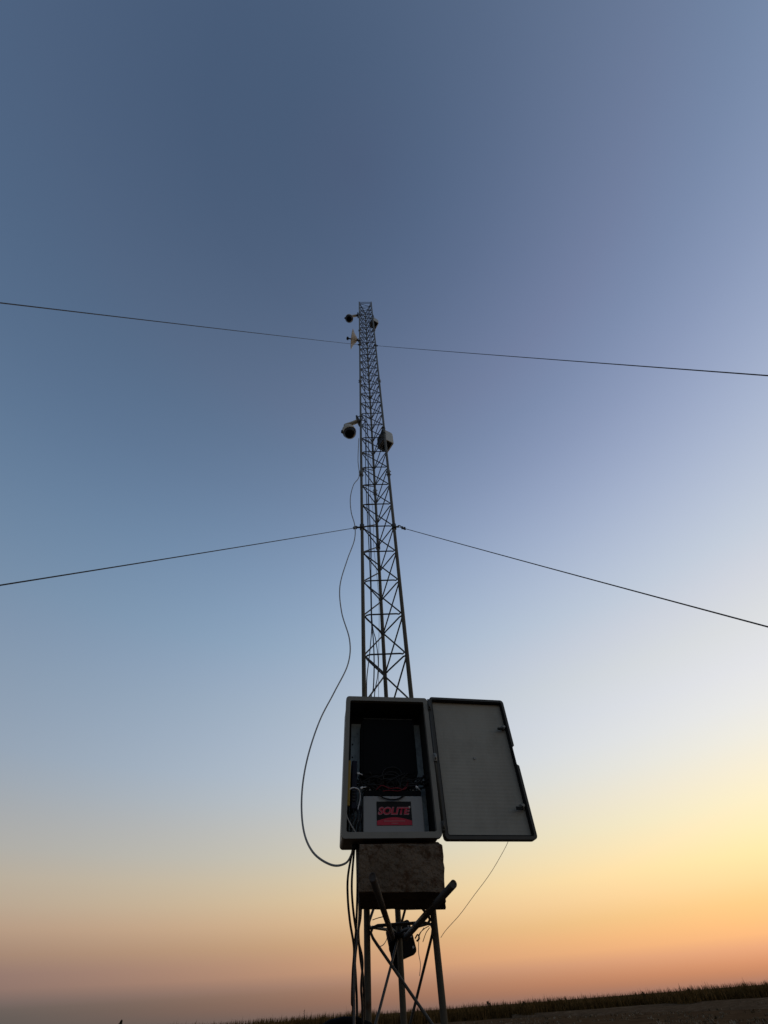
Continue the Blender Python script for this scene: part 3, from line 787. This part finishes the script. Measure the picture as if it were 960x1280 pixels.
# ------------------------------------------------------------------ cables below the cabinet
off = lambda x, y: (400+x/4, 1040+y/4)
HC = [
 ([(163, 88), (140, 220), (139, 330), (150, 450), (170, 580), (164, 700), (160, 850), (167, 960)], 2.22, 0.0046, cabin, 'outermost black cable bowing left below the cabinet'),
 ([(171, 88), (159, 250), (165, 380), (185, 520), (212, 640), (206, 780), (214, 960)], 2.25, 0.0046, cabin, 'black cable crossing to the mast leg below the cabinet'),
 ([(184, 88), (187, 260), (182, 450), (173, 600), (180, 750), (186, 960)], 2.28, 0.0046, cabin, 'black cable hanging straightest below the cabinet'),
 ([(192, 88), (194, 250), (196, 420), (184, 560), (176, 640), (170, 800), (172, 960)], 2.20, 0.0042, cabdim, 'grey cable hanging among the black ones below the cabinet'),
 ([(203, 92), (206, 300), (203, 420), (192, 500), (201, 620), (218, 760), (221, 960)], 2.31, 0.0048, cabin, 'black cable nearest the left mast leg below the cabinet')]
coil_c = Vector((0, 0, 0))
for pts, d, r, mm, la in HC:
    q = [P(*off(*p), d + 0.12*(p[1]/960)) for p in pts]
    q[0] = q[0] + Vector((0, 0, 0.0))
    e = q[-1]
    q += [e+Vector((0.004, 0.02, -0.4)), e+Vector((-0.02, 0.0, -0.9)), Vector((e.x-0.08, e.y-0.03, 0.02))]
    cable('hanging_cable', q, r, mm, la, 'cable', 'cables hanging below the cabinet')
# coil of black cable hung on the left leg
def coil():
    top = P(430, 1265.2, 2.40); Ro = 0.17; c = Vector((top.x, top.y, top.z-Ro-0.012))
    r_ = random.Random(4); bm = bmesh.new(); pts = []
    for k in range(14*24):
        a = 2*PI*k/24; rr = Ro-0.06*r_.random()*0.1-0.055*((k//24 % 7)/7)
        yy = -0.02+0.04*((k//24)/14)+0.004*math.sin(k*0.7)
        pts.append((c.x+rr*1.15*math.cos(a), c.y+yy, c.z+rr*math.sin(a)))
    tube(bm, pts, 0.008, 6)
    hook = [Vector((LEG[0].x, LEG[0].y-0.016, c.z+0.10)), Vector((c.x+0.08, c.y+0.03, c.z+0.08)), Vector((c.x+0.08, c.y-0.04, c.z+0.10))]
    tube(bm, catmull(hook, 5), 0.006, 6)
    o = obj('cable_coil', bm, blackp); rebase(o, (c.x, c.y, c.z-Ro)); tag(o, 'coil of black cable hung on the mast at the picture bottom', 'cable coil')
coil()

# long grey cable looping off the mast
lp = [(448.5, 548, 2.46), (447.5, 575, 2.465), (449, 595, 2.465), (442, 606, 2.45), (438, 622, 2.44), (439, 640, 2.43), (443.5, 657, 2.42), (443, 675, 2.41), (434, 700, 2.40), (425, 732, 2.38), (427, 765, 2.36), (437, 800, 2.34), (435, 830, 2.33), (418, 865, 2.31), (400, 900, 2.29), (385, 945, 2.27), (377.5, 990, 2.25), (379, 1035, 2.23), (391, 1065, 2.22), (414, 1081, 2.22), (432, 1079, 2.22), (440, 1066, 2.22), (441.5, 1058, 2.22)]
cable('looping_cable', [P(*p) for p in lp], 0.0042, cabgrey, 'long grey cable bowing out left of the mast into the cabinet bottom')
# cables running up inside the mast
i6 = lambda x, y: (400+x/6, 680+y/6)
UP = [([(384, 1150), (400, 1085), (406, 900), (400, 720), (386, 590), (381, 380), (375, 200), (366, 0)], 2.58, 0.0042, cabin, 'black cable inside the mast beside its left leg', 395),
      ([(350, 1150), (352, 1000), (368, 860), (378, 760), (388, 600), (384, 300), (378, 0)], 2.56, 0.0036, cabblue, 'dark blue cable inside the mast curving by its left leg', 520),
      ([(408, 1150), (432, 990), (436, 860), (418, 720), (393, 600), (380, 300), (384, 0)], 2.6, 0.0034, cabblue, 'dark blue cable inside the mast bowing toward its rear leg', 424),
      ([(440, 1150), (441, 800), (440, 400), (402, 0)], 2.64, 0.0018, cabgrey, 'thin pale cable in the middle of the mast', 540)]
for pts, d, r, mm, la, ytop in UP:
    q = [P(*i6(*p), d) for p in pts]
    base = q[0].copy(); e = q[-1]; zt = P(455, ytop, 2.52).z
    q = [base+Vector((0, 0.0, -0.55)), base+Vector((0, 0, -0.25))] + q
    n_ = 7
    for k in range(1, n_+1):
        q.append(Vector((e.x+0.012*math.sin(k*1.9+d*40), e.y+0.01*math.cos(k*1.3), e.z+(zt-e.z)*k/n_)))
    cable('mast_cable', q, r, mm, la, 'cable', 'cables running up the mast', n=6, seg=6)

# stray thin wires
cable('thin_wire', [P(551, 1172, 2.52), P(558, 1162, 2.5), P(575, 1143, 2.48), P(592, 1120, 2.46), P(612, 1093, 2.43), P(627, 1068, 2.40), P(636, 1050, 2.37), P(640, 1036, 2.35)], 0.0010, palew, 'thin pale wire curving from the right mast leg up behind the door', 'wire')
i4 = lambda x, y: (400+x/4, 1040+y/4)
S = [([(545, 470), (520, 485), (497, 510), (487, 550)], 2.56, 'loose wire end curling down left of the right mast leg'),
     ([(548, 478), (530, 505), (514, 550)], 2.54, 'short straight wire end hanging beside the right mast leg'),
     ([(520, 478), (497, 520), (493, 600), (502, 660), (498, 720)], 2.58, 'longest loose wire end dangling between the rear and right mast legs'),
     ([(262, 440), (290, 430), (320, 424), (345, 430)], 2.55, 'thin wire running from the left mast leg under the block'),
     ([(330, 500), (335, 530), (320, 560), (300, 572), (280, 568)], 2.6, 'thin wire loop left of the black junction box'),
     ([(268, 470), (300, 478), (330, 470), (350, 482)], 2.6, 'thin wire just under the top rung beside the left mast leg')]
for pts, d, la in S:
    cable('loose_wire', [P(*i4(*p), d) for p in pts], 0.0015, cabgrey if d > 2.57 else rubber, la, 'wire', 'loose wire ends at the mast foot', seg=6)

# ------------------------------------------------------------------ security cameras
def make_camera(arm, first=True):                 # local frame: dome centre at origin, arm = vector to the mast leg
    r = empty('security_camera')
    Rd = 0.080
    bm = bmesh.new()
    prof = [(0.001, -Rd)] + [(Rd*math.sin(a), -Rd*math.cos(a)) for a in [R(v) for v in range(12, 91, 13)]] + [(Rd, 0.003)]
    lathe(bm, prof, 28); obj('dome', bm, domem, r)
    bm = bmesh.new()
    lathe(bm, [(0.081, 0.004), (0.086, 0.004), (0.087, 0.012), (0.085, 0.05), (0.077, 0.085), (0.055, 0.115), (0.034, 0.13), (0.028, 0.165)], 28); obj('housing', bm, white, r)
    bm = bmesh.new(); lathe(bm, [(0.014, -0.01), (0.02, 0), (0.02, 0.03), (0.012, 0.04)], 12, Matrix.Translation((-0.086, -0.01, 0.03)) @ Matrix.Rotation(R(20), 4, 'Y')); obj('lamp', bm, rubber, r)
    bm = bmesh.new()
    A = Vector(arm); h = Vector((0, 0, 0.165))
    tube(bm, catmull([h, h+Vector((0, 0, 0.012)), h.lerp(A, 0.5), A], 6), 0.027, 12); obj('bracket_arm', bm, white, r)
    bm = bmesh.new(); box(bm, A+Vector((-0.012, -0.045, -0.07)), A+Vector((0.010, 0.045, 0.07)), 0.004)
    for s in (-0.05, 0.05):
        tube(bm, [A+Vector((0.04*math.cos(a)+0.035, 0.032*math.sin(a), s)) for a in [2*PI*k/14 for k in range(15)]], 0.006, 6)
    obj('clamp_plate', bm, rod, r)
    return r
d1 = P(437.2, 541, 2.55); A1 = Vector((LEG[0].x-0.032, LEG[0].y, P(449, 526, LEG[0].y).z))-d1
T1 = Matrix.Rotation(R(-16), 4, 'Y') @ Matrix.Rotation(R(6), 4, 'X')
c1 = make_camera(T1.inverted() @ A1); c1.matrix_world = Matrix.Translation(d1) @ T1
tag(c1, 'lower white dome camera on the left side of the mast', 'camera', 'dome cameras on the mast')
d2 = P(436.5, 398.5, 2.47); A2 = Vector((LEG[0].x-0.032, LEG[0].y, P(449, 394, LEG[0].y).z))-d2
c2 = make_camera(A2); c2.location = d2
tag(c2, 'upper white dome camera close to the mast top', 'camera', 'dome cameras on the mast')

# ------------------------------------------------------------------ small boxes on the right leg
def make_smallbox():
    r = empty('equipment_box')
    bm = bmesh.new(); box(bm, (0, 0, 0), (0.125, 0.165, 0.25), 0.008); obj('body', bm, smallbox, r)
    bm = bmesh.new(); box(bm, (0.1255, 0.006, 0.008), (0.137, 0.159, 0.242), 0.005); obj('lid', bm, smallbox, r)
    bm = bmesh.new(); box(bm, (0.008, 0.010, -0.007), (0.117, 0.155, -0.0005), 0.002); obj('bottom_cover', bm, boxin, r)
    bm = bmesh.new(); box(bm, (-0.005, 0.012, 0.004), (-0.0005, 0.160, 0.246), 0.002); obj('side_shade_plate', bm, rod, r)  # added dark plate, gives the pale box's left face its shade by colour
    bm = bmesh.new(); lathe(bm, [(0.009, -0.022), (0.012, -0.020), (0.012, -0.0075)], 10, Matrix.Translation((0.06, 0.08, 0))); obj('cable_gland', bm, rubber, r)
    for z_ in (0.06, 0.19):
        bm = bmesh.new(); q = Vector((-0.019, -0.029, z_))
        tube(bm, [q+Vector((0.019*math.cos(a), 0.019*math.sin(a), 0)) for a in [2*PI*k/14 for k in range(15)]], 0.005, 6)
        tube(bm, [q+Vector((0.012, 0.012, 0)), (0.008, 0.008, z_)], 0.006, 6)
        obj('leg_clamp', bm, rod, r)
    return r
sb1 = make_smallbox()
n1 = P(480.6, 548.5, 2.545); sb1.matrix_world = Matrix.Translation(n1) @ Matrix.Rotation(R(33), 4, 'Z')
tag(sb1, 'larger looking pale equipment box on the mast right leg level with the lower camera', 'box', 'equipment boxes on the mast')
sb2 = copy_tree(sb1)
n2 = P(466.6, 400, 2.54); sb2.matrix_world = Matrix.Translation(n2) @ Matrix.Rotation(R(33), 4, 'Z')
tag(sb2, 'smaller looking pale equipment box on the mast right leg near the top', 'box', 'equipment boxes on the mast')

# ------------------------------------------------------------------ dish antenna on the left leg
def dish():
    c = P(441.5, 424, 2.44)
    M = Matrix.Translation(c) @ Matrix.Rotation(R(10), 4, 'Z') @ Matrix.Rotation(R(7), 4, 'Y')
    r = empty('dish_antenna', mat=M); tag(r, 'small cream dish antenna seen edge on below the upper camera', 'antenna')
    rot = Matrix.Rotation(R(-90), 4, 'Y')      # local z -> -x, the facing direction
    bm = bmesh.new()
    prof = [(0.012, -0.082), (0.05, -0.060), (0.085, -0.030), (0.125, -0.004), (0.178, 0.018), (0.181, 0.022), (0.125, 0.004), (0.085, -0.020), (0.05, -0.048), (0.012, -0.070)]
    lathe(bm, prof, 28, rot); obj('reflector', bm, cream, r)
    bm = bmesh.new(); tube(bm, [(0.045, 0, 0), (-0.09, 0, 0)], 0.012, 10); lathe(bm, [(0.014, 0.085), (0.03, 0.09), (0.032, 0.115), (0.02, 0.125)], 14, rot); obj('feed', bm, rod, r)
    inv = M.inverted(); A = inv @ Vector((LEG[0].x, LEG[0].y, c.z))
    bm = bmesh.new(); tube(bm, [(0.08, 0, 0.0), A], 0.014, 10); box(bm, Vector((0.078, -0.02, -0.03)), Vector((0.10, 0.02, 0.03)), 0.005)
    tube(bm, [A+Vector((0.024*math.cos(a), 0.024*math.sin(a), 0)) for a in [2*PI*k/14 for k in range(15)]], 0.007, 6)
    obj('mount', bm, rod, r)
dish()

# ------------------------------------------------------------------ render settings
scene.view_settings.view_transform = 'Standard'; scene.view_settings.look = 'None'
scene.view_settings.exposure = 0; scene.view_settings.gamma = 1
scene.render.engine = 'CYCLES'
scene.cycles.max_bounces = 6
